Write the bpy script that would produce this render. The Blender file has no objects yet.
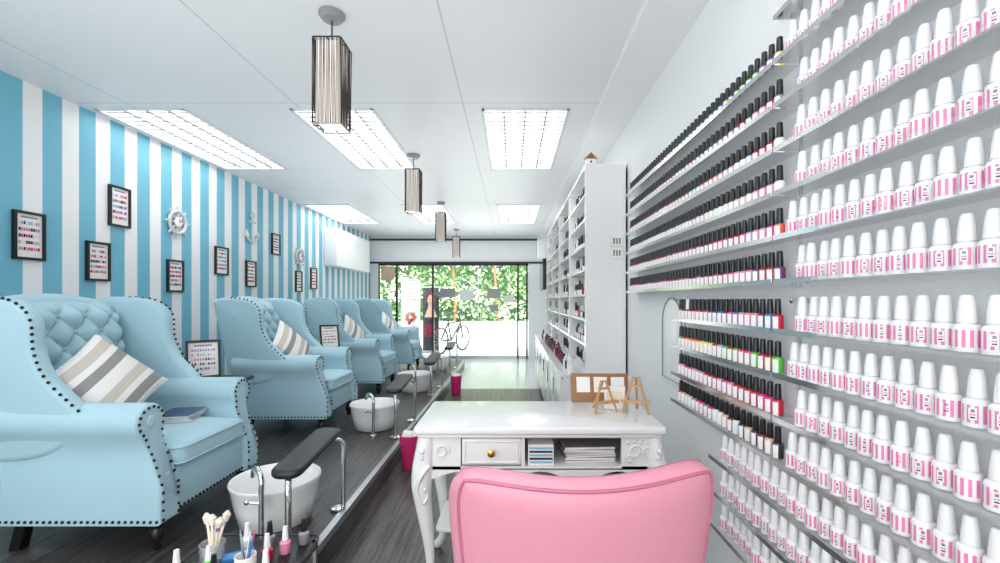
import bpy, bmesh, math, random
from mathutils import Vector, Matrix, Euler
random.seed(7)
S=bpy.context.scene
PI=math.pi

# ---------------------------------------------------------------- materials
def lin(h):
    if isinstance(h,str):
        h=h.lstrip('#'); c=[int(h[i:i+2],16)/255 for i in (0,2,4)]
    else: c=list(h)
    return tuple(((x/12.92) if x<=0.04045 else ((x+0.055)/1.055)**2.4) for x in c)+(1.0,)
def mat(name,col,rough=0.5,metal=0.0,var=0.04,scale=8.0,bump=0.0,bscale=None,coat=0.0,emit=0.0,sheen=0.0):
    m=bpy.data.materials.new(name); m.use_nodes=True
    nt=m.node_tree; N=nt.nodes; L=nt.links
    b=N['Principled BSDF']; c=lin(col)
    b.inputs['Roughness'].default_value=rough; b.inputs['Metallic'].default_value=metal
    b.inputs['Coat Weight'].default_value=coat
    b.inputs['Sheen Weight'].default_value=sheen
    tc=N.new('ShaderNodeTexCoord'); no=N.new('ShaderNodeTexNoise'); no.inputs['Scale'].default_value=scale
    L.new(tc.outputs['Object'],no.inputs['Vector'])
    mx=N.new('ShaderNodeMix'); mx.data_type='RGBA'
    mx.inputs[6].default_value=tuple(x*(1-var) for x in c[:3])+(1,)
    mx.inputs[7].default_value=tuple(min(1,x*(1+var)) for x in c[:3])+(1,)
    L.new(no.outputs['Fac'],mx.inputs[0]); L.new(mx.outputs[2],b.inputs['Base Color'])
    if bump:
        n2=N.new('ShaderNodeTexNoise'); n2.inputs['Scale'].default_value=bscale or 200
        L.new(tc.outputs['Object'],n2.inputs['Vector'])
        bp=N.new('ShaderNodeBump'); bp.inputs['Strength'].default_value=bump; bp.inputs['Distance'].default_value=0.002
        L.new(n2.outputs['Fac'],bp.inputs['Height']); L.new(bp.outputs[0],b.inputs['Normal'])
    if emit:
        b.inputs['Emission Color'].default_value=c; b.inputs['Emission Strength'].default_value=emit
    return m
def clear_mat(name,tint=(1,1,1),alpha=0.12,rough=0.05,gloss=True):
    m=bpy.data.materials.new(name); m.use_nodes=True
    nt=m.node_tree; N=nt.nodes; L=nt.links; N.clear()
    o=N.new('ShaderNodeOutputMaterial'); t=N.new('ShaderNodeBsdfTransparent'); t.inputs[0].default_value=(*tint,1)
    d=N.new('ShaderNodeBsdfDiffuse'); d.inputs[0].default_value=(.92,.94,.95,1)
    m2=N.new('ShaderNodeMixShader'); m2.inputs[0].default_value=alpha
    L.new(t.outputs[0],m2.inputs[1]); L.new(d.outputs[0],m2.inputs[2])
    if not gloss: L.new(m2.outputs[0],o.inputs[0]); return m
    g=N.new('ShaderNodeBsdfGlossy'); g.inputs['Roughness'].default_value=rough
    f=N.new('ShaderNodeFresnel'); f.inputs[0].default_value=1.2
    m1=N.new('ShaderNodeMixShader')
    L.new(f.outputs[0],m1.inputs[0]); L.new(m2.outputs[0],m1.inputs[1]); L.new(g.outputs[0],m1.inputs[2])
    L.new(m1.outputs[0],o.inputs[0]); return m
def emis(name,col,st):
    m=bpy.data.materials.new(name); m.use_nodes=True
    N=m.node_tree.nodes; L=m.node_tree.links; N.clear()
    o=N.new('ShaderNodeOutputMaterial'); e=N.new('ShaderNodeEmission')
    e.inputs[0].default_value=lin(col); e.inputs[1].default_value=st
    L.new(e.outputs[0],o.inputs[0]); return m
def stripe_wall():
    m=bpy.data.materials.new('striped_wallpaper'); m.use_nodes=True
    N=m.node_tree.nodes; L=m.node_tree.links; b=N['Principled BSDF']; b.inputs['Roughness'].default_value=.6
    tc=N.new('ShaderNodeTexCoord'); sp=N.new('ShaderNodeSeparateXYZ'); L.new(tc.outputs['Object'],sp.inputs[0])
    a=N.new('ShaderNodeMath'); a.operation='ADD'
    L.new(sp.outputs['Y'],a.inputs[0])
    d=N.new('ShaderNodeMath'); d.operation='DIVIDE'; d.inputs[1].default_value=0.252; L.new(a.outputs[0],d.inputs[0])
    a.inputs[1].default_value=0.252*40-2.99
    fr=N.new('ShaderNodeMath'); fr.operation='FRACT'; L.new(d.outputs[0],fr.inputs[0])
    lt=N.new('ShaderNodeMath'); lt.operation='LESS_THAN'; lt.inputs[1].default_value=.52; L.new(fr.outputs[0],lt.inputs[0])
    no=N.new('ShaderNodeTexNoise'); no.inputs['Scale'].default_value=3; L.new(tc.outputs['Object'],no.inputs['Vector'])
    mb=N.new('ShaderNodeMix'); mb.data_type='RGBA'; mb.inputs[6].default_value=lin('#6db5cd'); mb.inputs[7].default_value=lin('#7cc0d6')
    L.new(no.outputs['Fac'],mb.inputs[0])
    mx=N.new('ShaderNodeMix'); mx.data_type='RGBA'; mx.inputs[6].default_value=lin('#f3f4f4')
    L.new(lt.outputs[0],mx.inputs[0]); L.new(mb.outputs[2],mx.inputs[7]); L.new(mx.outputs[2],b.inputs['Base Color'])
    return m
def wood_floor(name,c1,c2):
    m=bpy.data.materials.new(name); m.use_nodes=True
    N=m.node_tree.nodes; L=m.node_tree.links; b=N['Principled BSDF']; b.inputs['Roughness'].default_value=.34
    tc=N.new('ShaderNodeTexCoord')
    mp=N.new('ShaderNodeMapping'); mp.inputs['Scale'].default_value=(38,1.6,1); L.new(tc.outputs['Object'],mp.inputs[0])
    no=N.new('ShaderNodeTexNoise'); no.inputs['Scale'].default_value=1.4; no.inputs['Detail'].default_value=6; no.inputs['Roughness'].default_value=.65
    L.new(mp.outputs[0],no.inputs['Vector'])
    rp=N.new('ShaderNodeValToRGB'); rp.color_ramp.elements[0].position=.33; rp.color_ramp.elements[1].position=.7
    rp.color_ramp.elements[0].color=lin(c1); rp.color_ramp.elements[1].color=lin(c2); L.new(no.outputs['Fac'],rp.inputs[0])
    m2=N.new('ShaderNodeMapping'); m2.inputs['Rotation'].default_value=(0,0,PI/2); L.new(tc.outputs['Object'],m2.inputs[0])
    br=N.new('ShaderNodeTexBrick'); br.inputs['Scale'].default_value=1; br.inputs['Brick Width'].default_value=1.2; br.inputs['Row Height'].default_value=.14
    br.inputs['Mortar Size'].default_value=.003; br.inputs['Color1'].default_value=(1,1,1,1); br.inputs['Color2'].default_value=(.72,.72,.72,1); br.inputs['Mortar'].default_value=(.25,.25,.25,1)
    L.new(m2.outputs[0],br.inputs['Vector'])
    mx=N.new('ShaderNodeMix'); mx.data_type='RGBA'; mx.blend_type='MULTIPLY'; mx.inputs[0].default_value=1
    L.new(rp.outputs[0],mx.inputs[6]); L.new(br.outputs['Color'],mx.inputs[7]); L.new(mx.outputs[2],b.inputs['Base Color'])
    return m
def ceiling_mat():
    m=bpy.data.materials.new('ceiling_board'); m.use_nodes=True
    N=m.node_tree.nodes; L=m.node_tree.links; b=N['Principled BSDF']; b.inputs['Roughness'].default_value=.4
    tc=N.new('ShaderNodeTexCoord')
    br=N.new('ShaderNodeTexBrick'); br.offset=0; br.inputs['Scale'].default_value=1
    br.inputs['Brick Width'].default_value=1.2; br.inputs['Row Height'].default_value=1.65; br.inputs['Mortar Size'].default_value=.005
    mp=N.new('ShaderNodeMapping'); mp.inputs['Location'].default_value=(.35,1.75+1.65*3,0); L.new(tc.outputs['Object'],mp.inputs[0]); L.new(mp.outputs[0],br.inputs['Vector'])
    br.inputs['Color1'].default_value=lin('#eef0f1'); br.inputs['Color2'].default_value=lin('#eef0f1'); br.inputs['Mortar'].default_value=lin('#d0d3d5')
    L.new(br.outputs['Color'],b.inputs['Base Color']); return m

white=mat('white_paint','#f5f6f6',.5,var=.01,scale=2)
gwhite=mat('gloss_white','#f3f3f2',.22,var=.01,coat=.3)
stripes=stripe_wall(); ceilm=ceiling_mat()
floorm=wood_floor('dark_laminate','#242120','#756e6a')
platm=wood_floor('platform_laminate','#21201f','#67605d')
glare_floor=mat('floor_glare_pale','#e2e4e5',.18,var=.05,scale=3)  # bright reflection on the entrance floor put into its pale colour
pave=mat('paving','#e4e4e1',.8,var=.08,scale=6)
black=mat('black_satin','#141415',.35,var=.02)
dark=mat('dark_frame','#26282a',.4,var=.05)
leather=mat('black_leather','#222224',.4,var=.08,bump=.3,bscale=90)
chrome=mat('chrome','#d5d8da',.12,metal=1,var=.01)
alu=mat('aluminium_trim','#b9bcbe',.3,metal=.9,var=.02)
fab=mat('blue_velvet','#a9ccd8',.75,var=.05,scale=4,bump=.25,bscale=260,sheen=.12)
nail=mat('bronze_nailhead','#3a332c',.3,metal=.8)
legm=mat('dark_leg_wood','#17120f',.3)
pink=mat('pink_leatherette','#e096a8',.42,var=.03,scale=3,bump=.25,bscale=120,coat=.1)
pinkp=mat('pink_piping','#c7748a',.4,var=.03)
louv=mat('louvre_frame','#dfe1e3',.35,var=.01)
vane=mat('louvre_vane','#74787b',.4,var=.01)
lamp=emis('fluorescent_diffuser','#f4f8ff',3.0)
tube_l=emis('fluorescent_tube','#ffffff',8.0)
acr=clear_mat('clear_acrylic',(.995,.997,.998),.03,gloss=False)
acr2=clear_mat('acrylic_shelf',(.975,.985,.99),.13,rough=.15)
glass=clear_mat('window_glass',(.98,.99,.985),.02,.0)
wood=mat('light_wood','#c79a66',.5,var=.15,scale=30)
brown=mat('brown_wood','#9a6c43',.45,var=.2,scale=14)
paper=mat('paper','#f4f3ef',.6,var=.02)
greyc=mat('cushion_grey','#949391',.85,var=.05,bump=.3)
beigec=mat('cushion_beige','#ccc5b8',.85,var=.04,bump=.3)
whitec=mat('cushion_white','#ecebe7',.85,var=.02,bump=.3)
pal={k:mat('c_'+k,v,.25,var=.03,coat=.3) for k,v in dict(red='#c51f34',hot='#e0357a',rose='#e88fae',wine='#7d1a3a',plum='#6b3a70',lil='#b49ad1',
 navy='#23366e',blue='#2f7fc4',sky='#8cc9e6',teal='#1f9b93',green='#5cc24a',lime='#b4d63b',yel='#f1d94a',orange='#ee7b32',nude='#e3bfa6',
 cream='#eee0cf',grey='#8c8c90',char='#333338',gold='#b89552',coral='#f0705f',white='#f0efef',black='#0d0d0f').items()}
lablpink=mat('label_pink','#ec82b3',.4,var=.02)
capw=mat('white_cap','#f1f1f1',.3,var=.005,coat=.2)
capb=mat('black_cap','#0e0e10',.28,var=.02,coat=.3)

# ---------------------------------------------------------------- mesh builder
def catmull(pts,n=6,closed=True):
    out=[];N=len(pts); rng=range(N) if closed else range(N-1)
    for i in rng:
        g=lambda k:(Vector(pts[k%N]) if closed else Vector(pts[max(0,min(N-1,k))]))
        p0,p1,p2,p3=g(i-1),g(i),g(i+1),g(i+2)
        for j in range(n):
            t=j/n
            out.append(0.5*((2*p1)+(p2-p0)*t+(2*p0-5*p1+4*p2-p3)*t*t+(3*p1-p0-3*p2+p3)*t**3))
    if not closed: out.append(Vector(pts[-1]))
    return out
def rrect(x0,x1,y0,y1,r,n=5):
    out=[]
    for cx,cy,a in((x1-r,y1-r,0),(x0+r,y1-r,90),(x0+r,y0+r,180),(x1-r,y0+r,270)):
        for k in range(n+1):
            t=math.radians(a+90*k/n); out.append((cx+r*math.cos(t),cy+r*math.sin(t)))
    return out
class MB:
    def __init__(s): s.v=[];s.f=[];s.mi=[];s.m=[];s.T=Matrix.Identity(4)
    def idx(s,m):
        if m not in s.m: s.m.append(m)
        return s.m.index(m)
    def add(s,vs,fs,m,fn=None):
        o=len(s.v)
        for p in vs:
            p=Vector(p)
            if fn: p=Vector(fn(p))
            s.v.append(s.T@p)
        if isinstance(m,list):
            for f,mm in zip(fs,m): s.f.append([i+o for i in f]); s.mi.append(s.idx(mm))
        else:
            k=s.idx(m)
            for f in fs: s.f.append([i+o for i in f]); s.mi.append(k)
    def box(s,x0,x1,y0,y1,z0,z1,m,fn=None):
        vs=[(x,y,z) for x in(x0,x1) for y in(y0,y1) for z in(z0,z1)]
        s.add(vs,[(0,1,3,2),(4,6,7,5),(0,4,5,1),(2,3,7,6),(0,2,6,4),(1,5,7,3)],m,fn)
    def prism(s,ol,lo,hi,r,plane,m,fn=None,segs=4):
        P=[Vector((p[0],p[1])) for p in ol]; n=len(P)
        A=sum(P[i].x*P[(i+1)%n].y-P[(i+1)%n].x*P[i].y for i in range(n))
        if A<0: P.reverse()
        nr=[]
        for i in range(n):
            t=(P[(i+1)%n]-P[i-1]); 
            if t.length<1e-9: t=Vector((1,0))
            t.normalize(); nr.append(Vector((-t.y,t.x)))
        rings=[]
        if r>0:
            for k in range(segs+1):
                t=k/segs*PI/2; rings.append((r*(1-math.sin(t)),lo+r*(1-math.cos(t))))
            for k in range(segs,-1,-1):
                t=k/segs*PI/2; rings.append((r*(1-math.sin(t)),hi-r*(1-math.cos(t))))
        else: rings=[(0,lo),(0,hi)]
        vs=[];fs=[]
        for ins,c in rings:
            for i in range(n):
                q=P[i]+nr[i]*ins
                vs.append((q.x,q.y,c) if plane=='XY' else ((q.x,c,q.y) if plane=='XZ' else (c,q.x,q.y)))
        for k in range(len(rings)-1):
            for i in range(n):
                a=k*n+i;b=k*n+(i+1)%n; fs.append((a,b,b+n,a+n))
        fs.append(tuple(range(n-1,-1,-1))); fs.append(tuple((len(rings)-1)*n+i for i in range(n)))
        s.add(vs,fs,m,fn)
    def rbox(s,x0,x1,y0,y1,z0,z1,r,m,fn=None,rc=None):
        s.prism(rrect(x0,x1,y0,y1,rc or r*1.2,4),z0,z1,r,'XY',m,fn,3)
    def lathe(s,prof,c,m,seg=16,axis='Z',fn=None,sx=1,sy=1,a0=0):
        vs=[];fs=[];ms=[]; n=len(prof)
        for (r,z) in prof:
            for k in range(seg):
                a=2*PI*k/seg+a0; p=(r*math.cos(a)*sx,r*math.sin(a)*sy,z)
                if axis=='X': p=(p[2],p[0],p[1])
                if axis=='Y': p=(p[0],p[2],p[1])
                vs.append((p[0]+c[0],p[1]+c[1],p[2]+c[2]))
        for j in range(n-1):
            for k in range(seg):
                a=j*seg+k;b=j*seg+(k+1)%seg; fs.append((a,b,b+seg,a+seg))
                ms.append(m[j](k) if isinstance(m,list) and callable(m[j]) else (m[j] if isinstance(m,list) else m))
        fs.append(tuple(range(seg-1,-1,-1))); ms.append(ms[0]); fs.append(tuple((n-1)*seg+k for k in range(seg))); ms.append(ms[-1])
        s.add(vs,fs,ms,fn)
    def tube(s,pts,r,m,seg=8,closed=False,fn=None):
        P=[Vector(p) for p in pts]; n=len(P); vs=[];fs=[]
        up=Vector((0,0,1)); prev=None
        for i,p in enumerate(P):
            if closed: t=P[(i+1)%n]-P[i-1]
            else: t=P[min(n-1,i+1)]-P[max(0,i-1)]
            t.normalize()
            if prev is None:
                u=up if abs(t.dot(up))<.95 else Vector((1,0,0)); a=t.cross(u).normalized()
            else: a=(prev-t*prev.dot(t)).normalized()
            prev=a; b=t.cross(a); rr=r[i] if isinstance(r,(list,tuple)) else r
            for k in range(seg):
                q=2*PI*k/seg; vs.append(p+(a*math.cos(q)+b*math.sin(q))*rr)
        for i in range(n if closed else n-1):
            for k in range(seg):
                a0=i*seg+k;b0=i*seg+(k+1)%seg;j=((i+1)%n)*seg
                fs.append((a0,b0,j+(k+1)%seg,j+k))
        if not closed:
            fs.append(tuple(range(seg-1,-1,-1))); fs.append(tuple((n-1)*seg+k for k in range(seg)))
        s.add(vs,fs,m,fn)
    def ball(s,c,r,m,seg=8,rings=5,fn=None,sz=1):
        pr=[(max(1e-4,r*math.sin(PI*k/rings)),-r*sz*math.cos(PI*k/rings)) for k in range(rings+1)]
        s.lathe(pr,c,m,seg,fn=fn)
    def build(s,name,loc=(0,0,0),rot=(0,0,0),ang=38,recalc=True):
        me=bpy.data.meshes.new(name+'_mesh'); me.from_pydata([tuple(v) for v in s.v],[],s.f)
        for m in s.m: me.materials.append(m)
        me.polygons.foreach_set('material_index',s.mi)
        me.polygons.foreach_set('use_smooth',[True]*len(s.f))
        if recalc:
            bm=bmesh.new(); bm.from_mesh(me); bmesh.ops.recalc_face_normals(bm,faces=bm.faces[:]); bm.to_mesh(me); bm.free()
        me.set_sharp_from_angle(angle=math.radians(ang))
        me.update()
        o=bpy.data.objects.new(name,me); o.location=loc; o.rotation_euler=rot
        S.collection.objects.link(o); return o
def dup(o,loc,rot=None):
    d=bpy.data.objects.new(o.name.split('.')[0],o.data); d.location=loc; d.rotation_euler=rot if rot else o.rotation_euler
    S.collection.objects.link(d); return d
def simple_box(name,x0,x1,y0,y1,z0,z1,m):
    b=MB(); b.box(x0,x1,y0,y1,z0,z1,m); return b.build(name)

# ---------------------------------------------------------------- shell
XL,XR,ZC,YB,YN=-3.12,.9,2.7,9.9,-1.4
PH=.15; PE=-.905
simple_box('floor',XL-.1,XR+.1,YN,6.6,-.1,0,floorm)
simple_box('floor_entrance',XL-.1,XR+.1,6.6,YB+.1,-.1,0,glare_floor)
b=MB(); b.box(XL+.004,PE,YN+.01,8.6,0.001,PH,platm); b.build('pedicure_platform')
b=MB(); b.box(PE-.03,PE+.006,YN+.01,8.6,PH,PH+.006,alu); b.box(PE+.001,PE+.006,YN+.01,8.6,PH-.03,PH,alu); b.build('trim_platform')
simple_box('wall_left',XL-.1,XL,YN,YB+.1,0,ZC,stripes)
simple_box('wall_right',XR,XR+.1,YN,YB+.1,0,ZC,white)
simple_box('wall_near',XL-.1,XR+.1,YN-.1,YN,0,ZC,white)
xp=[(-3.05,-2.4),(-1.62,-1.02),(-.22,.42)]; yp=[(.1,1.5),(3.3,4.8),(6.6,8.2)]
xc=sorted([XL]+[a for p in xp for a in p]+[XR]); yc=sorted([YN]+[a for p in yp for a in p]+[YB+.1])
b=MB()
for i in range(len(xc)-1):
    for j in range(len(yc)-1):
        if (xc[i],xc[i+1]) in xp and (yc[j],yc[j+1]) in yp: continue
        b.box(xc[i],xc[i+1],yc[j],yc[j+1],ZC,ZC+.03,ceilm)
b.build('ceiling')
simple_box('trim_cornice',.62,XR,YN,YB,ZC-.035,ZC,white)
for (x0,x1) in xp:
    for (y0,y1) in yp:
        b=MB(); z0=ZC+.002; z1=ZC+.1; t=.02
        b.box(x0,x1,y0,y1,z1,z1+.01,lamp)
        for X0,X1,Y0,Y1 in((x0,x0+.006,y0,y1),(x1-.006,x1,y0,y1),(x0,x1,y0,y0+.006),(x0,x1,y1-.006,y1)): b.box(X0,X1,Y0,Y1,z0-.002,z1,louv)
        for X0,X1,Y0,Y1 in((x0-.012,x0+.015,y0-.012,y1+.012),(x1-.015,x1+.012,y0-.012,y1+.012),(x0,x1,y0-.012,y0+.015),(x0,x1,y1-.015,y1+.012)): b.box(X0,X1,Y0,Y1,ZC-.008,ZC,louv)
        w=x1-x0
        for k in range(1,4):
            xx=x0+w*k/4; b.box(xx-.005,xx+.005,y0,y1,ZC+.004,ZC+.018,vane)
        for k in range(1,18):
            yy=y0+(y1-y0)*k/18; b.box(x0,x1,yy-.0025,yy+.0025,ZC+.004,ZC+.012,vane)
        for k in range(4):
            xx=x0+w*(k+.5)/4; b.tube([(xx,y0+.05,ZC+.07),(xx,y1-.05,ZC+.07)],.014,tube_l,8)
        b.build('ceiling_light_panel')

# facade
simple_box('wall_facade_header',XL,XR,YB,YB+.15,2.14,ZC,white)
simple_box('trim_header',XL,XR,YB-.03,YB,2.10,2.14,dark)
simple_box('trim_curtain_rail',XL+.02,XR-.35,YB-.08,YB-.04,2.60,2.64,dark)
simple_box('wall_facade_right',.36,XR,YB,YB+.15,0,2.14,white)
simple_box('wall_facade_left',XL,-2.95,YB,YB+.15,0,2.14,white)
b=MB()
for x in(-2.95,-2.55,-1.75,.13,.33):
    b.box(x-.02,x+.02,YB+.04,YB+.1,0,2.12,dark if x!=.33 else black)
b.box(-.76,-.74,YB+.055,YB+.085,0,2.12,alu)
b.box(-2.95,.36,YB+.04,YB+.1,2.06,2.12,dark); b.box(-2.95,.36,YB+.04,YB+.1,0,.07,alu)
b.build('trim_window_frame')
for i,(x0,x1) in enumerate(((-2.92,-2.58),(-2.52,-1.78),(-1.72,-.77),(-.73,.1))):
    simple_box(('window_%d'%(i+1)) if i<3 else 'door_1',x0,x1,YB+.065,YB+.073,.07,2.06,glass)
b=MB(); b.tube([(-.66,YB+.02,.85),(-.66,YB+.02,1.25)],.015,chrome); b.tube([(-.66,YB+.02,.9),(-.66,YB+.064,.9)],.008,chrome); b.tube([(-.66,YB+.02,1.2),(-.66,YB+.064,1.2)],.008,chrome); b.build('door_handle')
b=MB()
for x0,x1,z0,z1,m in((-1.6,-1.25,1.36,1.56,pal['grey']),(-1.15,-.85,1.3,1.52,paper),(-.55,-.25,1.34,1.55,pal['grey']),(-.2,.05,1.25,1.4,paper),(-.5,-.3,1.05,1.2,pal['grey'])): b.box(x0,x1,YB+.058,YB+.063,z0,z1,m)
b.box(-2.9,-2.6,YB+.05,YB+.06,1.75,2.05,pal['nude'])
b.build('window_decal')
b=MB(); b.rbox(XL+.002,XL+.22,7.45,9.2,1.86,2.5,.02,white); b.build('wall_cabinet')

# outside
simple_box('ground_outside',-9,9,YB+.12,22,-.1,-.005,pave)
gm=[mat('leaf_%d'%i,c,.6,var=.2,scale=5) for i,c in enumerate(('#3a6131','#649352','#9cc27a','#cbe3a8','#f8fbf2'))]  # palest leaf tones are bright highlights painted into the hedge colour
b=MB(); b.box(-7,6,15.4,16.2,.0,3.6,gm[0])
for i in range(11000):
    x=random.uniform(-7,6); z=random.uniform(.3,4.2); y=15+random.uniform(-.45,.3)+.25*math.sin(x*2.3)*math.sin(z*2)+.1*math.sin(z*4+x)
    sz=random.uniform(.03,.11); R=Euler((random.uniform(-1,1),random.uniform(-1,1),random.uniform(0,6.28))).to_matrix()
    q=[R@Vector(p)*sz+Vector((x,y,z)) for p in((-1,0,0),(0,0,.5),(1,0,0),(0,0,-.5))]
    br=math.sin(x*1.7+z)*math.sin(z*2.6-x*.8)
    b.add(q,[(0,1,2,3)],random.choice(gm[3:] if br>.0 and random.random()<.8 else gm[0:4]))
for x in(-1.9,-.55): b.tube([(x,14.75,.05),(x+.05,14.75,1.2),(x-.1,14.7,3.6)],[.05,.04,.03],brown,8)
b.build('hedge',recalc=False)
simple_box('boundary_wall',-7,6,14.2,14.45,-.005,.62,mat('render_white','#e6e7e5',.7))
def banner(name,x,y,w,h,cols,seed):
    r=random.Random(seed); b=MB(); b.box(-w/2,w/2,-.004,.004,.06,h,cols[0])
    b.rbox(-w/2-.02,w/2+.02,-.06,.06,0,.06,.015,alu); b.tube([(-w/2,0,h),(w/2,0,h)],.012,alu)
    for k in range(9):
        cx=r.uniform(-w/2+.07,w/2-.07);cz=r.uniform(.2,h*.5);s=r.uniform(.025,.06)
        b.lathe([(s,-.0045),(s,-.007)],(cx,0,cz),r.choice(cols[1:]),10,'Y')
    for k in range(5): b.box(-w*.32,w*.32*r.uniform(.3,1),-.007,-.004,h-.2-k*.07,h-.18-k*.07,pal['nude'])
    for k in range(7):
        a=k*2*PI/7; b.lathe([(.05,-.0045),(.05,-.007)],(.09*math.cos(a),0,h*.5+.09*math.sin(a)),cols[1+k%4],10,'Y')
    b.build(name,(x,y,-.005))
banner('rollup_banner',-2.42,10.75,.46,1.78,[paper,pal['orange'],pal['coral'],pal['nude'],pal['rose']],3)
b=MB(); b.box(-.2,.2,-.004,.004,.06,1.62,pal['char']); b.rbox(-.22,.22,-.05,.05,0,.06,.015,alu); b.tube([(-.2,0,1.62),(.2,0,1.62)],.012,alu)
skin=pal['nude']; b.prism([(.13*math.cos(a*PI/8),1.32+.17*math.sin(a*PI/8)) for a in range(16)],-.012,-.006,0,'XZ',pal['wine'])
b.prism([(.085*math.cos(a*PI/8),1.3+.125*math.sin(a*PI/8)) for a in range(16)],-.016,-.012,0,'XZ',skin)
b.prism([(-.16,.88),(.16,.88),(.07,1.12),(.06,1.2),(-.06,1.2),(-.07,1.12)],-.016,-.006,0,'XZ',skin); b.box(-.17,.17,-.012,-.006,.4,.72,pal['wine'])
for s in(-1,1): b.prism([(s*.035+.014*math.cos(a*PI/4),1.32+.007*math.sin(a*PI/4)) for a in range(8)],-.018,-.016,0,'XZ',black)
b.prism([(.026*math.cos(a*PI/4),1.235+.01*math.sin(a*PI/4)) for a in range(8)],-.018,-.016,0,'XZ',pal['red'])
b.build('portrait_banner',(-2.0,11.1,-.005))
b=MB()
for x in(-.5,.5):
    b.tube([(x+.31*math.cos(t*PI/12),0,.32+.31*math.sin(t*PI/12)) for t in range(24)],.024,black,6,closed=True)
    for k in range(8):
        a=k*PI/8; b.tube([(x+.3*math.cos(a),0,.32+.3*math.sin(a)),(x-.3*math.cos(a),0,.32-.3*math.sin(a))],.003,alu,4)
    b.tube([(x,-.04,.32),(x,.04,.32)],.025,alu)
f=.022
for p in([(-.5,0,.32),(-.05,0,.3)],[(-.05,0,.3),(-.2,0,.82)],[(-.17,0,.72),(.33,0,.76)],[(-.05,0,.3),(.34,0,.68)],[(-.5,0,.32),(-.18,0,.74)],[(.5,0,.32),(.3,0,.95)]): b.tube(p,f,dark)
b.tube([(.2,-.26,.98),(.3,-.12,.97),(.3,.12,.97),(.2,.26,.98)],.016,black); b.rbox(-.34,-.08,-.06,.06,.82,.87,.02,black)
b.tube([(-.05,-.12,.2),(-.05,-.05,.3),(-.05,.05,.3),(-.05,.12,.4)],.012,alu)
b.build('bicycle',(-1.5,11.3,-.005),(0,0,math.radians(64)))

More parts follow.
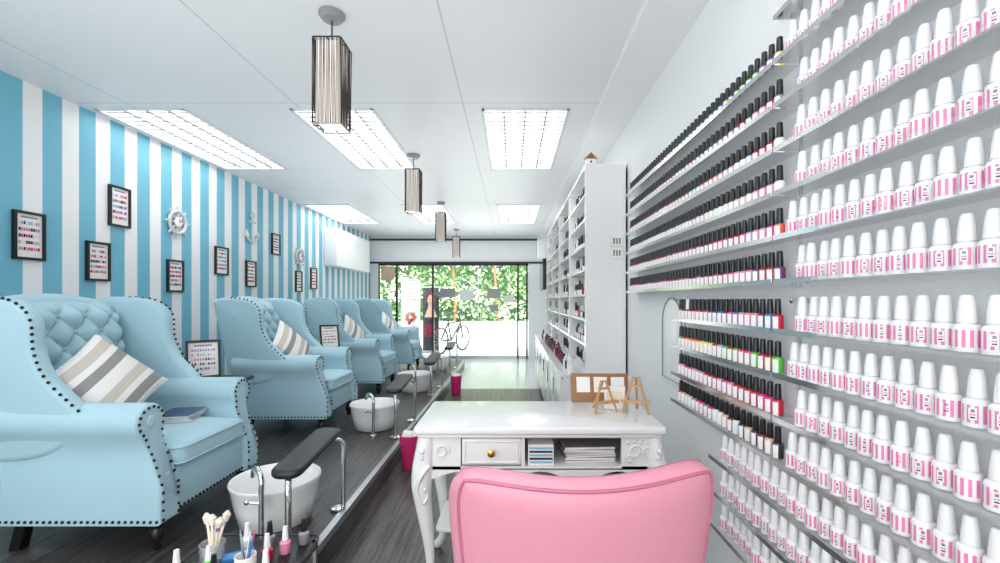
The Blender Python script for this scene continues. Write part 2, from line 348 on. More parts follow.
# ---------------------------------------------------------------- wing chair
def wing_chair():
    b=MB()
    tilt=lambda p:(p[0]-max(0,(p[2]-.45))*.2,p[1],p[2])
    b.rbox(-.84,-.03,-.33,.33,.14,.36,.02,fab)
    ol=catmull([(-.36,.2),(-.37,.6),(-.37,1.0),(-.35,1.12),(-.2,1.165),(0,1.185),(.2,1.165),(.35,1.12),(.37,1.0),(.37,.6),(.36,.2)],5)
    b.prism(ol,-.84,-.70,.05,'YZ',fab,tilt)
    nu,nv=64,72; vs=[];fs=[]
    W=.30; z0,z1=.44,1.155; py,pz=.15,.17
    for j in range(nv+1):
        v=j/nv; z=z0+(z1-z0)*v
        for i in range(nu+1):
            u=-1+2*i/nu; y=W*u
            a=(y/py+(z-.47)/pz); c=(y/py-(z-.47)/pz)
            q=(abs(math.sin(PI*a/1)*math.sin(PI*c/1)))
            env=min(1,(1-abs(u))*7)*min(1,(1-v)*9)
            vs.append((-.715+.05*env**.5+.05*q**.45*min(1,env*1.2)-.015*(1-env),y,z+(-.02*u*u*v)))
    for j in range(nv):
        for i in range(nu):
            k=j*(nu+1)+i; fs.append((k,k+1,k+nu+2,k+nu+1))
    b.add(vs,fs,fab,tilt)
    for i in range(-4,5):
        for j in range(0,10):
            for k in(0,.5):
                y=(i+k)*py; z=.47+(j+k)*pz
                if abs(y)<W*.85 and z0+.05<z<z1-.05: b.ball(tilt((-.655,y,z)),.011,fab,8,4)
    wo=catmull([(-.76,.42),(-.5,.45),(-.32,.58),(-.37,.70),(-.45,.80),(-.485,.92),(-.475,1.04),(-.50,1.11),(-.58,1.155),(-.72,1.17),(-.84,1.16),(-.88,1.10),(-.86,.8),(-.84,.5)],6)
    for sgn in(-1,1):
        fl=lambda p,s=sgn:(p[0]-max(0,(p[2]-.6))*.16,p[1]+s*max(0,(p[0]+.75))*.1*max(0,min(1,(p[2]-.5)*3)),p[2])
        lo,hi=(.315,.40) if sgn>0 else (-.40,-.315)
        b.prism(wo,lo,hi,.034,'XZ',fab,fl)
        fe=catmull([(-.335,.66),(-.37,.70),(-.45,.80),(-.485,.92),(-.475,1.04),(-.50,1.11),(-.58,1.155),(-.72,1.17)],8,False)
        last=None
        for q in fe:
            if last is None or (q-last).length>.028:
                last=q.copy()
                p=fl((q.x+.001,sgn*.388,q.y)); b.ball((p[0]-.004,p[1]+sgn*.002,p[2]),.0074,nail,6,4)
        pts=[(.265,.14),(.392,.14),(.392,.3),(.386,.44),(.392,.5)]
        for k in range(0,13):
            a=math.radians(-35+k*250/12); pts.append((.345+.088*math.cos(a),.595+.085*math.sin(a)))
        pts+=[(.268,.5),(.265,.35)]
        ol=[]
        for i in range(len(pts)):
            p=Vector(pts[i]);q=Vector(pts[(i+1)%len(pts)]); nn=3 if (q-p).length>.07 else 1
            for k in range(nn): ol.append(p.lerp(q,k/nn))
        ol=[(sgn*p.x,p.y) for p in ol]
        af=lambda p:((p[0]-.075*max(0,min(1,(p[2]-.3)/.2)) if p[0]>-.3 else p[0]),p[1],p[2])
        b.prism(ol,-.80,0,.018,'YZ',fab,af)
        path=[(.375,.16),(.375,.3),(.368,.44),(.378,.52)]+[(.345+.07*math.cos(math.radians(-30+k*24)),.595+.067*math.sin(math.radians(-30+k*24))) for k in range(0,11)]+[(.285,.5),(.283,.35),(.283,.16)]
        path=catmull(path,8,False); last=None
        for q in path:
            if last is None or (q-last).length>.027:
                last=q.copy(); p=af((0.0,sgn*q.x,q.y)); b.ball((p[0]+.001,p[1],p[2]),.0074,nail,6,4)
        for k in range(30):
            b.ball((-.015-k*.028,sgn*.393,.158),.0074,nail,6,4)
        p=af((0,sgn*.345,.595)); b.lathe([(.03,-.004),(.026,.006),(.001,.011)],(p[0],p[1],p[2]),fab,14,'X')
        b.lathe([(.014,0),(.02,.012),(.017,.03),(.03,.05),(.034,.075),(.024,.1),(.034,.115),(.034,.142)],(-.07,sgn*.32,0),legm,14)
        b.prism(rrect(-.70,-.65,sgn*.32-.025,sgn*.32+.025,.006,2),0,.142,.004,'XY',legm,lambda p:(p[0]-(.142-p[2])*.25,p[1],p[2]))
    for k in range(20): b.ball((-.028,-.26+k*.0274,.158),.0074,nail,6,4)
    b.prism(rrect(-.70,.0,-.262,.262,.05,6),.355,.46,.03,'XY',fab,None,5)
    nx=16; vs=[];fs=[]
    for i in range(nx+1):
        for j in range(nx+1):
            u=-1+2*i/nx;v=-1+2*j/nx
            vs.append((-.35+.325*u,.238*v,.4585+.028*((1-u**4)*(1-v**4))**.6))
    for i in range(nx):
        for j in range(nx):
            k=i*(nx+1)+j; fs.append((k,k+1,k+nx+2,k+nx+1))
    b.add(vs,fs,fab)
    for z in(.372,.445):
        b.tube([(p[0],p[1],z) for p in rrect(-.70,.003,-.264,.264,.05,6)],.005,fab,6,closed=True)
    return b
cy=[2.4,4.2,5.85,7.5]; CX=-1.57
ch=wing_chair().build('wing_chair',(CX,cy[0],PH),ang=50)
for y in cy[1:]: dup(ch,(CX,y,PH))

def cushion():
    b=MB(); n=24; w=.41;h=.41;t=.14; vs=[];fs=[];ms=[]
    for side in(1,-1):
        o=len(vs)
        for i in range(n+1):
            for j in range(n+1):
                u=-1+2*i/n;v=-1+2*j/n
                vs.append((w/2*u*(1-.09*(1-v*v)),h/2*v*(1-.09*(1-u*u)),side*t/2*((1-u*u)*(1-v*v))**.42))
        for i in range(n):
            for j in range(n):
                k=o+i*(n+1)+j; fs.append((k,k+1,k+n+2,k+n+1))
                q=i%12; ms.append(greyc if q in(2,3,4) else (beigec if q in(7,8,9) else whitec))
    b.add(vs,fs,ms); return b
def orient(n,roll):
    z=Vector(n).normalized(); x=Vector((0,1,0)); x=(x-z*x.dot(z)).normalized(); y=z.cross(x)
    m=Matrix((x,y,z)).transposed().to_4x4()@Matrix.Rotation(math.radians(roll),4,'Z'); return m.to_euler()
cu=cushion().build('striped_cushion',(-2.04,2.27,PH+.735),ang=60)
cu.rotation_euler=orient((.80,-.25,.52),118)
for y in cy[1:]: dup(cu,(-2.03,y-.05,PH+.72),orient((.86,-.1,.5),125))

def magstack(name,loc,n=4,w=.2,d=.27,rot=0,cols=None):
    b=MB(); z=0
    for i in range(n):
        t=random.uniform(.006,.014); a=random.uniform(-.12,.12); c=random.choice(cols or list(pal.values()))
        R=Matrix.Rotation(a,4,'Z'); b.T=R
        b.box(-w/2,w/2,-d/2,d/2,z,z+t*.85,paper); b.box(-w/2-.002,w/2+.002,-d/2-.002,d/2+.002,z+t*.85,z+t,c); z+=t
    b.T=Matrix.Identity(4); return b.build(name,loc,(0,0,rot))
magstack('magazine_stack',(-1.86,2.53,PH+.488),4,.17,.22,.3,[pal['navy'],pal['char']])

def swatch_frame(w,h,seed,stand=False):
    r=random.Random(seed); b=MB(); t=.016
    for x0,x1,z0,z1 in((-w/2,w/2,0,t),(-w/2,w/2,h-t,h),(-w/2,-w/2+t,t,h-t),(w/2-t,w/2,t,h-t)): b.box(x0,x1,-.022,0,z0,z1,black)
    b.box(-w/2+t,w/2-t,-.010,-.002,t,h-t,paper)
    nr=5; nc=9; gw=w-2*t-.03; gh=h-2*t-.07
    base=[pal[k] for k in('grey','char','rose','nude','wine','sky','hot','white','lil')]
    for i in range(nr):
        fam=r.sample(base,4)
        for j in range(nc):
            x=-gw/2+gw*(j+.5)/nc; z=t+.035+gh*(i+.5)/nr
            m=r.choice(fam); ww=gw/nc*.34; hh=gh/nr*.26
            b.prism([(x-ww,z-hh),(x+ww,z-hh),(x+ww,z+hh*.6),(x,z+hh),(x-ww,z+hh*.6)],-.013,-.010,0,'XZ',m)
    b.box(-.05,.05,-.0115,-.010,h-t-.025,h-t-.015,pal['grey'])
    if stand: b.tube([(0,.0,h*.7),(0,.08,.0)],.006,black,6)
    return b
tb=MB(); tb.prism(rrect(-.15,.15,-.15,.15,.03,4),.585,.61,.006,'XY',legm)
tb.tube([(0,0,.02),(0,0,.59)],.02,legm); tb.lathe([(.13,0),(.13,.012),(.03,.03)],(0,0,0),legm,20)
st=tb.build('side_table',(-2.0,3.1,PH)); dup(st,(-2.0,4.95,PH)); 
fr=swatch_frame(.20,.26,5,True).build('standing_picture',(-2.09,3.05,PH+.618),(math.radians(-14),0,math.radians(38)))
dup(fr,(-2.0,4.95,PH+.618))

for k,(x0,x1,ya,yb) in enumerate(((12,42,212,260),(108,128,187,227),(85,108,242,281),(166,182,260,292),(214,227,247,275),(245,255,261,287),(271,279,234,255),(295,301,271,292),(310,316,268,289))):
    z0=1404/(512-x0); z1=1404/(512-x1); zm=(z0+z1)/2; sc=450/zm
    w=max(.19,min(.22,z1-z0)); h=(yb-ya)/sc
    swatch_frame(w,h,20+k).build('framed_color_chart',(XL+.001,zm,1.3+(300-yb)/sc),(0,0,math.radians(90)))
wgr=mat('weathered_white','#d3d7d9',.5,var=.15,scale=40)
def ship_wheel(name,y,z,r):
    b=MB(); n=28
    b.tube([(0,r*.68*math.cos(2*PI*t/n),r*.68*math.sin(2*PI*t/n)) for t in range(n)],r*.1,wgr,8,closed=True)
    b.tube([(0,r*.3*math.cos(2*PI*t/n),r*.3*math.sin(2*PI*t/n)) for t in range(n)],r*.06,pal['grey'],8,closed=True)
    b.lathe([(r*.32,-.01),(r*.32,.01),(r*.25,.016)],(0,0,0),paper,20,'X')
    for k in range(8):
        a=k*PI/4; c,s=math.cos(a),math.sin(a)
        b.tube([(0,r*q*c,r*q*s) for q in(.3,.65,.8,.9,1.0)],[r*.045,r*.045,r*.05,r*.085,r*.04],wgr,6)
    b.tube([(.02,0,0),(.02,r*.2,r*.1)],.003,black,4); b.tube([(.02,0,0),(.02,-r*.05,r*.22)],.003,black,4)
    b.build(name,(XL+.022,y,z))
ship_wheel('ship_wheel_clock',4.17,2.02,.15); ship_wheel('ship_wheel_ornament',6.58,1.3+43*6.58/450,.16)
b=MB()
b.tube([(0,0,-.16),(0,0,.12)],.013,wgr); b.tube([(0,-.06,.07),(0,.06,.07)],.011,wgr)
b.tube([(0,.03*math.cos(t*PI/8),.15+.03*math.sin(t*PI/8)) for t in range(16)],.008,wgr,6,closed=True)
b.tube([(0,.12*math.cos(math.radians(a)),-.05+.12*math.sin(math.radians(a))) for a in range(195,346,15)],.014,wgr)
for s in(-1,1): b.tube([(0,s*.1,-.1),(0,s*.118,-.07),(0,s*.125,-.03)],[.028,.018,.002],wgr,6)
b.build('anchor_ornament',(XL+.03,1404/262,1.3+72*5.36/450))

# ---------------------------------------------------------------- pedicure basins / footrests
b=MB()
b.lathe([(.15,0),(.17,.01),(.195,.11),(.213,.205),(.220,.218),(.216,.226),(.205,.222),(.195,.18),(.175,.1),(.16,.05),(.001,.045)],(0,0,0),gwhite,40)
b.lathe([(.025,.046),(.022,.05),(.001,.05)],(0,0,0),chrome,14)
bs=b.build('pedicure_basin',(-1.235,2.36,PH),ang=60)
b=MB()
f=[(0,0,0),(0,0,.26),(0,.005,.30),(-.02,.02,.335),(-.05,.05,.345),(-.08,.08,.33),(-.09,.09,.29)]
b.tube(catmull(f,5,False),.012,chrome,10); b.lathe([(.03,0),(.03,.01),(.016,.02)],(0,0,0),chrome,16)
b.tube([(0,0,.2),(-.05,-.02,.215)],.008,chrome); b.ball((-.055,-.022,.216),.014,chrome)
fc=b.build('basin_faucet',(-1.17,2.10,PH))
b=MB()
b.prism(rrect(-.07,.07,-.26,.26,.05,5),.38,.42,.018,'XY',leather,lambda p:(p[0],p[1],p[2]+.10*p[1]+.62*p[0]*p[0]))
b.tube(catmull([(.0,-.2,.355),(.02,-.25,.34),(.03,-.27,.25),(.03,-.27,.012)],6,False),.014,chrome,10)
b.tube(catmull([(.0,-.2,.355),(0,0,.365),(.02,.2,.385),(.07,.25,.36),(.075,.25,.25),(.075,.25,.012)],6,False),.012,chrome,10)
b.lathe([(.05,0),(.05,.008),(.016,.016)],(.03,-.27,0),chrome,20); b.lathe([(.04,0),(.04,.008),(.016,.016)],(.045,.25,0),chrome,20)
fr_=b.build('pedicure_footrest',(-1.0,2.22,PH+.007))
for y in cy[1:]:
    dup(bs,(-1.235,y-.14,PH)); dup(fc,(-1.17,y-.40,PH)); dup(fr_,(-1.0,y-.18,PH+.007))

def bin_(loc):
    b=MB(); b.lathe([(.055,0),(.06,.005),(.078,.25),(.081,.26),(.075,.26),(.055,.02),(.001,.02)],(0,0,0),pal['hot'],24)
    for k in range(14):
        a=k*2*PI/14; b.ball((.038*math.cos(a),.038*math.sin(a),.245+.02*math.sin(a*3)),.028,paper,7,5)
    b.ball((0,0,.255),.036,paper); return b.build('pink_waste_bin',loc,ang=60)
bin_((-.79,3.48,0)); bin_((-.77,6.2,0))

# ---------------------------------------------------------------- tool trolley (bottom-left)
b=MB(); b.prism(rrect(-.16,.16,-.2,.2,.03,5),.565,.58,.004,'XY',black); 
for z in(.22,): b.prism(rrect(-.16,.16,-.2,.2,.03,5),z,z+.015,.004,'XY',gwhite)
b.tube([(p[0],p[1],.59) for p in rrect(-.16,.16,-.2,.2,.03,5)],.003,dark,6,closed=True)
for x in(-.145,.145):
    for y in(-.185,.185): b.tube([(x,y,.05),(x,y,.58)],.009,chrome); b.lathe([(.025,-.012),(.025,.012)],(x,y,.025),black,14,'X')
b.build('tool_trolley',(-.735,1.16,0))
TX,TY,TZ=-.735,1.16,.581
def jar(x,y,r,h,m,contents):
    b=MB(); b.lathe([(r*.92,0),(r,.004),(r,h),(r*.9,h),(r*.88,.01),(.001,.01)],(0,0,0),m,20)
    for q in contents:
        a=random.uniform(0,6.28); d=r*.5; L=random.uniform(.05,.08); lean=random.uniform(.1,.4)
        p0=Vector((d*math.cos(a)*.3,d*math.sin(a)*.3,.015)); dr=Vector((math.cos(a)*lean,math.sin(a)*lean,1)).normalized()
        if q=='brush':
            b.tube([p0,p0+dr*L],.004,pal['cream'],6); b.tube([p0+dr*L,p0+dr*(L+.012)],.006,alu,8); b.tube([p0+dr*(L+.012),p0+dr*(L+.03),p0+dr*(L+.04)],[.008,.011,.003],pal['cream'],10)
        else: b.tube([p0,p0+dr*L,p0+dr*(L+.02)],[.004,.003,.001],q,6)
    return b
jar(0,0,.032,.05,clear_mat('jar_glass',(.93,.96,.97),.25),['brush']*4).build('brush_jar',(TX-.09,TY+.08,TZ))
jar(0,0,.026,.045,paper,[pal['hot'],pal['blue'],chrome,pal['white'],chrome]).build('tool_cup',(TX+.03,TY+.03,TZ))
def small_bottle(cap,body,h=.075):
    b=MB(); b.lathe([(.013,0),(.015,.003),(.015,h*.42),(.007,h*.5)],(0,0,0),body,14); b.lathe([(.009,h*.5),(.0085,h*.6),(.006,h),(.001,h+.001)],(0,0,0),cap,12); return b
for (dx,dy,c,m) in((-.13,-.0,capw,pal['rose']),(-.03,.14,capw,pal['white']),(-.02,-.02,capb,pal['hot']),(.03,.15,capb,pal['grey']),(.09,.12,capw,pal['rose']),(.1,.0,capw,pal['cream']),(-.06,.02,capw,pal['green']),(-.13,.15,capw,pal['nude']),(.12,.17,capb,pal['grey']),(.06,.08,capw,pal['red'])):
    small_bottle(c,m,.075).build('nail_varnish_bottle',(TX+dx,TY+dy,TZ))
b=MB(); b.rbox(-.04,.04,-.015,.015,0,.02,.006,pal['blue']); b.build('nail_buffer',(TX-.02,TY+.085,TZ),(0,0,.5))

# ---------------------------------------------------------------- manicure desk
DX0,DX1,DY0,DY1=-.42,.66,1.90,2.41
b=MB()
b.prism(rrect(DX0,DX1,DY0,DY1,.02,4),.728,.76,.01,'XY',gwhite); b.prism(rrect(DX0+.012,DX1-.012,DY0+.012,DY1-.012,.02,4),.712,.728,.006,'XY',gwhite)
ax0,ax1,ay0,ay1=DX0+.03,DX1-.03,DY0+.03,DY1-.03
b.box(ax0,ax1,ay1-.015,ay1,.575,.712,gwhite); b.box(ax0,ax0+.015,ay0,ay1,.575,.712,gwhite); b.box(ax1-.015,ax1,ay0,ay1,.575,.712,gwhite)
b.box(ax0,ax1,ay0,ay1,.572,.586,gwhite)
b.box(ax0,-.22,ay0,ay0+.02,.575,.712,gwhite); b.box(.04,.055,ay0,ay1-.02,.586,.712,gwhite); b.box(.47,ax1,ay0,ay0+.02,.575,.712,gwhite)
b.rbox(-.215,.04,ay0-.004,ay0+.3,.594,.706,.005,gwhite)
b.tube([(p[0],ay0-.006,p[1]) for p in rrect(-.2,.025,.606,.694,.004,2)],.003,gwhite,6,closed=True)
b.lathe([(.006,0),(.006,-.012),(.015,-.018),(.016,-.026),(.001,-.032)],(-.088,ay0-.004,.65),mat('brass','#c9a24e',.25,metal=.9),14,'Y')
def scroll(cx,cz,s,m=1):
    pts=[]
    for k in range(30):
        a=k*.38; r=s*(1-k/31); pts.append((cx+m*r*math.cos(a),ay0-.004,cz+r*math.sin(a)))
    b.tube(pts,[.007*(1-k/45) for k in range(30)],gwhite,6)
scroll(.53,.65,.032); scroll(.585,.645,.028,-1); scroll(-.30,.65,.030); scroll(.5,.62,.018)
for k in range(5): b.ball((.5+k*.025,ay0-.002,.69),.009,gwhite,8,5)
sc=[(ax0,.577)]+[(ax0+(ax1-ax0)*t/40,.545-.02*math.cos(t/40*2*PI*3)) for t in range(41)]+[(ax1,.577)]
b.prism(sc,ay0,ay0+.015,.0,'XZ',gwhite)
for lx,sx in((ax0+.02,-1),(ax1-.02,1)):
    for ly,sy in((ay0+.02,-1),(ay1-.02,1)):
        path=[(0,.71),(0.006,.66),(.016,.58),(.022,.50),(.012,.40),(-.006,.28),(-.016,.17),(-.008,.08),(.014,.03),(.03,.012)]
        rad=[.036,.04,.046,.044,.034,.026,.019,.017,.022,.02]
        P=catmull([(lx+sx*p[0]*.9-.0,ly+sy*p[0]*.4,p[1]) for p in path],4,False)
        R=[];n=len(P)
        for i in range(n):
            t=i/(n-1)*(len(rad)-1);k=min(int(t),len(rad)-2); R.append(rad[k]*(1-t+k)+rad[k+1]*(t-k))
        b.tube(P,R,gwhite,14); b.ball((lx+sx*.03,ly+sy*.012,.018),.02,gwhite,10,6,sz=.85)
        if sy<0:
            b.tube(catmull([(lx-.02*sx,ly-.045,.6),(lx+.01*sx,ly-.06,.56),(lx+.03*sx,ly-.055,.5),(lx+.01*sx,ly-.045,.44),(lx-.012*sx,ly-.035,.47),(lx,ly-.048,.5)],6,False),.008,gwhite,6)
            for q in range(4): b.ball((lx+sx*.012,ly-.05+q*.005,.66-q*.03),.012-q*.0015,gwhite,8,5)
b.prism(rrect(ax0+.04,ax1-.04,ay0+.12,ay1-.03,.02,3),.24,.258,.004,'XY',gwhite)
desk=b.build('manicure_desk',ang=45)
magstack('magazine_stack',(.34,2.07,.587),7,.22,.18,0,[pal['char'],pal['grey'],pal['sky'],pal['wine'],pal['teal']])
b=MB(); b.box(-.055,.055,-.05,.05,0,.09,paper)
for k in range(5): b.box(-.05,.05,-.052,-.05,.01+k*.015,.018+k*.015,pal['char'] if k%2 else pal['sky'])
b.build('product_box',(.125,1.99,.587))
magstack('book_stack',(-.12,2.2,.259),20,.3,.2,0,[pal['green'],pal['char'],paper,pal['char'],pal['hot'],pal['grey']]); magstack('book_stack',(.25,2.2,.259),20,.3,.2,0,[pal['green'],pal['wine'],paper,pal['char'],pal['red']])

def easel(loc,rot,h=.19):
    b=MB(); b.tube([(-.06,0,0),(-.012,.03,h)],.006,wood,6); b.tube([(.06,0,0),(.012,.03,h)],.006,wood,6); b.tube([(0,.12,0),(0,.03,h*.98)],.006,wood,6)
    b.box(-.065,.065,-.02,.0,h*.3,h*.3+.012,wood,lambda p:(p[0],p[1]+.012,p[2])); b.box(-.03,.03,.015,.03,h*.72,h*.78,wood); return b.build('mini_easel',loc,(0,0,rot))
easel((.575,2.1,.767),-.35,.17); easel((.445,2.12,.767),.35,.15)
b=MB(); b.rbox(-.15,.15,-.008,.008,0,.15,.004,brown)
for k in range(3): b.box(-.12+k*.09,-.05+k*.09,-.010,-.008,.05,.13,paper)
b.build('wooden_board',(.46,2.35,.766),(math.radians(-18),0,-.03))
b=MB(); b.rbox(-.05,.05,-.02,.02,0,.11,.004,paper); b.box(-.04,.04,-.0206,-.02,.03,.09,pal['cream']); b.build('card_box',(.51,2.23,.7605),(0,0,-.3))
# ---------------------------------------------------------------- pink chair
def pink_chair():
    b=MB(); n=44; m_=28
    W=.317; z0,z1=.40,.905
    def pt(u,v,side):
        k=.26
        x=u*math.sqrt(max(0,1-k*v**6*u*u)) ; zz=v*math.sqrt(max(0,1-k*.8*u**6*v*v))
        wid=W*(.84+.16*(zz+1)/2)
        X=wid*x/.93; Z=(z0+z1)/2+(z1-z0)/2*zz
        Z+=(.042*(abs(x)**2.0)-.008)*max(0,zz)
        e=max(0,1-max(abs(u)**8,abs(v)**8))**.5
        Y=.07*(x*x)+.05*(1-(zz+1)/2)
        Y+=side*(.045*e)
        return (X,Y,Z)
    for side in(-1,1):
        vs=[];fs=[]
        for j in range(m_+1):
            for i in range(n+1):
                uu=math.sin((-1+2*i/n)*PI/2); vv=math.sin((-1+2*j/m_)*PI/2)
                vs.append(pt(uu,vv,side))
        for j in range(m_):
            for i in range(n):
                k=j*(n+1)+i; fs.append((k,k+1,k+n+2,k+n+1))
        b.add(vs,fs,pink)
    for side,q in((-1,.92),(1,.955)):
        loop=[]
        for i in range(24): loop.append(pt(-q+2*q*i/24,q,side))
        for i in range(24): loop.append(pt(q,q-2*q*i/24,side))
        for i in range(24): loop.append(pt(q-2*q*i/24,-q,side))
        for i in range(24): loop.append(pt(-q,-q+2*q*i/24,side))
        b.tube(loop,.0045,pinkp,6,closed=True)
    b.prism(rrect(-.25,.25,.08,.56,.08,6),.38,.49,.035,'XY',pink,None,5)
    b.tube([(p[0],p[1],.455) for p in rrect(-.251,.251,.08,.561,.08,6)],.005,pinkp,6,closed=True)
    for s in(-1,1):
        b.tube(catmull([(s*.25,.12,.62),(s*.255,.28,.62),(s*.25,.4,.58),(s*.24,.43,.5),(s*.23,.42,.42)],5,False),.03,pink,12)
    b.lathe([(.03,.07),(.03,.3),(.05,.34),(.12,.385)],(0,.31,0),chrome,18)
    for k in range(5):
        a=k*2*PI/5+.3; b.tube([(0,.31,.09),(.16*math.cos(a),.31+.16*math.sin(a),.085),(.27*math.cos(a),.31+.27*math.sin(a),.06)],[.02,.017,.014],chrome,8)
        b.lathe([(.026,-.012),(.028,0),(.026,.012)],(.27*math.cos(a),.31+.27*math.sin(a),.028),black,14,'X')
    return b
pink_chair().build('pink_salon_chair',(.182,1.02,0),(0,0,math.radians(5)),ang=60)

# ---------------------------------------------------------------- polish racks
e0=1.354; sp=.135
upper=[e0+sp*k for k in range(0,9)]; lower=[1.3-.097-sp*k for k in range(0,7)]
BX=.845
def quad(b,p,m): b.add(p,[(0,1,2,3)],m)
def rack(name,y0,y1,zs):
    b=MB(); zt=max(zs)+.115; zb=min(zs)-.015
    quad(b,[(.893,y0,zb),(.893,y1,zb),(.893,y1,zt),(.893,y0,zt)],acr)
    for z in zs:
        quad(b,[(.803,y0,z-.001),(.893,y0,z-.001),(.893,y1,z-.001),(.803,y1,z-.001)],acr2)
        quad(b,[(.803,y0,z-.006),(.803,y1,z-.006),(.803,y1,z+.010),(.803,y0,z+.010)],acr2)
    for y in(y0,y1):
        b.box(.884,.893,y-.002,y+.002,zb,zt,acr2)
    for z in(zb+.02,zt-.02):
        for y in(y0+.03,y1-.03): b.lathe([(.009,.0),(.009,-.006),(.004,-.008)],(.893,y,z),chrome,12,'X')
    return b.build(name,recalc=False)
rack('polish_display_rack',1.395,3.22,upper[:6]); rack('polish_display_rack',1.40,2.28,lower[:4])
rack('gel_display_rack',.15,1.385,upper); rack('gel_display_rack',.15,1.39,lower[:4]); rack('gel_display_rack',.15,1.84,lower[4:7])
def gel(b,x,y,z,a):
    pr=[(.014,0),(.0205,.002),(.021,.010),(.021,.042),(.0205,.046),(.019,.050),(.0115,.054),(.0145,.055),(.0145,.058),(.013,.080),(.010,.103),(.0075,.106),(.0005,.1065)]
    lab=lambda k:(lablpink if k in(0,2,4,6,8,10,12,16,18,20) else capw)
    ms=[capw,capw,lab,capw,capw,capw,capw,capw,capw,capw,capw,capw]
    b.lathe(pr,(x,y,z),ms,24,a0=a*6.28)
def label_dots(b,x,y,z,a):
    th=PI+.35*(a-.5)+.65
    cx,cy_=x+.0212*math.cos(th),y+.0212*math.sin(th); t=Vector((-math.sin(th),math.cos(th),0)); 
    for (du,dz,w,h,m) in((0,.032,.008,.006,capw),(0,.022,.008,.005,capw)):
        c=Vector((cx,cy_,z+dz))+t*du
        b.add([c-t*w/1.5-Vector((0,0,h)),c+t*w/1.5-Vector((0,0,h)),c+t*w/1.5+Vector((0,0,h)),c-t*w/1.5+Vector((0,0,h))],[(0,1,2,3)],m)
    cx,cy_=x+.0216*math.cos(th),y+.0216*math.sin(th)
    for (du,dz,w,h,m) in((0,.033,.004,.0028,pal['grey']),(0,.026,.006,.0013,lablpink),(0,.021,.005,.0013,pal['char'])):
        c=Vector((cx,cy_,z+dz))+t*du
        b.add([c-t*w/1.5-Vector((0,0,h)),c+t*w/1.5-Vector((0,0,h)),c+t*w/1.5+Vector((0,0,h)),c-t*w/1.5+Vector((0,0,h))],[(0,1,2,3)],m)
b=MB()
for zi,z in enumerate(upper+lower):
    y1=1.37 if (zi<len(upper)+4) else 1.83
    y=.2+random.uniform(0,.02)
    while y<y1-.02:
        a=random.random(); gel(b,BX+random.uniform(-.004,.004),y,z+.0002,(.22*(a-.5)+.36)%1); label_dots(b,BX-.001,y,z,a); y+=.0475
b.build('gel_polish_bottles',ang=35,recalc=False)
rows_u=[['hot','wine','plum','coral','red','rose'],['red','hot','wine','lil','coral','rose'],['rose','nude','white','cream','lil','white'],['hot','red','white','rose','coral','sky'],['rose','hot','lil','red','teal','nude','grey'],['green','blue','sky','green','teal','yel','hot','lil']]
rows_l=[['red','wine','rose','blue','plum','hot'],['green','lime','yel','orange','sky','green','red','hot'],['hot','red','rose','lil','red'],['wine','white','hot','grey','nude','char']]
def varn(b,x,y,z,c,cm=capb,k=1.0):
    pr=[(.013,0),(.0165,.002),(.017,.044),(.014,.050),(.008,.052),(.0105,.0525),(.0105,.060),(.009,.098*k),(.007,.1005*k),(.0005,.101*k)]
    gl=pal[c]; w=lambda q:(capw if q in(6,7) else gl)
    b.lathe(pr,(x,y,z),[gl,w,gl,gl,cm,cm,cm,cm,cm],12)
b=MB()
for ri,z in enumerate(upper[:6]):
    y=1.42
    while y<3.2:
        cs=rows_u[ri]; c=cs[int(y*7+ri)%len(cs)] if random.random()<.6 else random.choice(cs)
        varn(b,BX,y,z+.0002,c); y+=.043
for ri,z in enumerate(lower[:4]):
    y=1.43
    while y<2.26:
        cs=rows_l[ri]; c=cs[int(y*9+ri)%len(cs)] if random.random()<.6 else random.choice(cs)
        varn(b,BX,y,z+.0002,c,capb if not(ri==0 and random.random()<.1) else capw); y+=.043
b.build('nail_polish_bottles',ang=35,recalc=False)

ar=[(2.33,.86),(2.62,.86),(2.62,1.18)]+[(2.475+.145*math.cos(t*PI/12),1.18+.13*math.sin(t*PI/12)) for t in range(1,12)]+[(2.33,1.18)]
b=MB(); b.prism(ar,.878,.895,.004,'YZ',gwhite); b.tube([(.877,p[0],p[1]) for p in ar],.004,pal['grey'],6,closed=True); b.build('arched_wall_panel',ang=45)

# ---------------------------------------------------------------- tall shelf unit + base cabinet right
UX,U0,U1=.57,3.5,7.4
b=MB()
ys=[U0,4.5,5.5,6.5,U1]
for y in ys: b.box(UX,.895,y,y+.03,.722,2.33,gwhite)
b.box(UX,.895,U0,U1+.03,2.33,2.36,gwhite); b.box(.885,.895,U0,U1,.722,2.33,gwhite)
hs=[.93+.2*k for k in range(7)]
for h in hs: b.box(UX+.01,.885,U0+.03,U1,h,h+.018,gwhite)
b.build('tall_shelf_unit')
b=MB(); b.box(.40,.895,U0,U1,.06,.70,gwhite); b.box(.38,.897,U0-.01,U1,.70,.72,gwhite); b.box(.43,.895,U0+.02,U1,0,.06,dark)
for k in range(6):
    y=U0+.02+k*(U1-U0-.04)/6; b.rbox(.388,.40,y+.01,y+.62,.08,.68,.004,gwhite); b.tube([(.375,y+.55,.45),(.375,y+.55,.6)],.006,chrome)
b.build('base_cabinet')
b=MB()
for h in [.722-.018]+hs:
    y=U0+.09
    while y<U1-.05:
        if any(abs(y-q)<.06 for q in ys) : y+=.1; continue
        if random.random()<(.8 if h<.8 or h>1.2 else .6): 
            c=random.choice(['char','wine','grey','char','red','navy','rose','white'])
            varn(b,UX+.06,y,h+.0184,c,capb if random.random()<.7 else capw,random.choice((1,1.3)))
        y+=random.uniform(.05,.09)
b.build('shelf_product_bottles',ang=35,recalc=False)
b=MB()
y=3.6
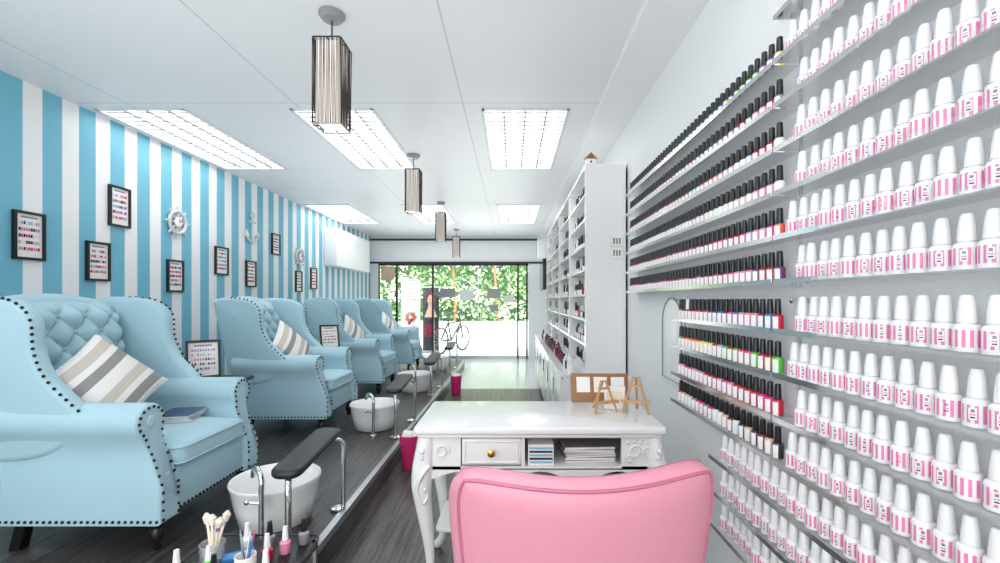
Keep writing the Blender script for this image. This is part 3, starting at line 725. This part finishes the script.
while y<6.8:
    h=random.uniform(.08,.15); b.lathe([(.02,0),(.022,.003),(.022,h*.7),(.009,h*.78),(.009,h),(.001,h)],(.47,y,.7205),random.choice([black,pal['char'],pal['wine'],capw,pal['wine']]),12); y+=random.uniform(.06,.13)
b.build('counter_products')
b=MB(); b.rbox(-.045,.045,-.012,0,0,.085,.003,paper); b.rbox(-.045,.045,-.012,0,.095,.185,.003,paper)
for k in range(3):
    for z in(.022,.115): b.box(-.03+k*.022,-.018+k*.022,-.015,-.012,z,z+.045,pal['grey'])
b.build('light_switch_panel',(.815,U0-.001,1.62))
b=MB(); b.rbox(-.04,.04,-.02,.02,0,.05,.005,paper); b.prism([(-.05,.05),(.05,.05),(0,.1)],-.02,.02,.002,'XZ',brown); b.ball((0,-.02,.025),.01,pal['hot']); b.build('bird_house_ornament',(.62,3.55,2.361))
b=MB(); b.rbox(-.03,.03,-.45,.45,-.27,.27,.01,black); b.box(-.032,-.0305,-.43,.43,-.25,.25,mat('tv_screen','#2b3036',.1)); b.tube([(.03,0,0),(.325,0,0)],.02,black); b.build('wall_tv',(.565,8.2,1.75),(0,0,0))
b=MB(); b.rbox(-.09,.09,-.1,.1,-.18,.18,.02,gwhite); b.lathe([(.06,-.091),(.05,-.086),(.02,-.084)],(0,0,-.05),dark,20,'X'); b.lathe([(.03,-.091),(.01,-.086)],(0,0,.09),dark,16,'X'); b.tube([(.09,0,0),(.31,0,0)],.015,dark); b.build('wall_speaker',(.58,8.95,2.3))

# ---------------------------------------------------------------- pendants
strm=mat('string_cord','#3c3634',.7); inner=mat('frosted_lamp','#f3eadf',.6,emit=.5)
def pendant():
    b=MB()
    b.lathe([(.062,0),(.062,-.012),(.045,-.032),(.01,-.036)],(0,0,0),pal['grey'],24); b.tube([(0,0,-.03),(0,0,-.17)],.004,dark,6)
    zt,zb=-.15,-.56; w=.068
    for z in(zt,zb): b.tube([(p[0],p[1],z) for p in rrect(-w,w,-w,w,.008,3)],.0035,chrome if z==zb else dark,6,closed=True)
    b.tube([(-w,0,zt),(w,0,zt)],.003,dark,6); b.tube([(0,-w,zt),(0,w,zt)],.003,dark,6)
    n=24
    for k in range(n+1):
        t=-w+2*w*k/n
        for p in((t,-w),(t,w),(-w,t),(w,t)):
            j=random.uniform(-.003,.003); b.tube([(p[0]+j,p[1]+j,zt),(p[0]-j,p[1]+j,zb)],.0014,strm,4)
    b.prism(rrect(-.058,.058,-.058,.058,.01,3),zb+.01,zt-.01,.004,'XY',inner)
    return b
pn=pendant().build('pendant_lamp',(-.88,2.2,ZC-.001))
for x,y in((-.95,4.34),(-1.02,6.45),(-1.1,8.9)): dup(pn,(x,y,ZC-.001))

# ---------------------------------------------------------------- world / lights / camera
w=bpy.data.worlds.new('sky'); S.world=w; w.use_nodes=True
bg=w.node_tree.nodes['Background']; bg.inputs[0].default_value=(.9,.95,1,1); bg.inputs[1].default_value=3.2
sl=bpy.data.lights.new('sun','SUN'); sl.energy=8; sl.angle=.03; so=bpy.data.objects.new('sun',sl); so.rotation_euler=(math.radians(38),math.radians(14),0); S.collection.objects.link(so)
def area(name,loc,rot,sx,sy,e):
    l=bpy.data.lights.new(name,'AREA'); l.shape='RECTANGLE'; l.size=sx; l.size_y=sy; l.energy=e
    o=bpy.data.objects.new(name,l); o.location=loc; o.rotation_euler=rot; S.collection.objects.link(o); return o
area('added_fill_light',(-1.1,-1.3,1.5),(math.radians(90),0,0),3.6,2.2,60)  # added fill light, unseen behind the camera
for y,e in((1.2,12),(4.8,15),(8.2,15)): area('added_ceiling_fill',(-1.1,y,1.75),(PI,0,0),3.0,3.0,e)  # added unseen lights facing up to brighten the ceiling

cd=bpy.data.cameras.new('camera'); cd.sensor_width=36; cd.lens=16.2; cd.shift_x=-.012; cd.shift_y=.0185; cd.clip_start=.02
co=bpy.data.objects.new('camera',cd); co.location=(0,0,1.3); co.rotation_euler=(math.radians(90),0,0); S.collection.objects.link(co); S.camera=co
S.view_settings.view_transform='Standard'; S.view_settings.look='None'; S.view_settings.exposure=.24
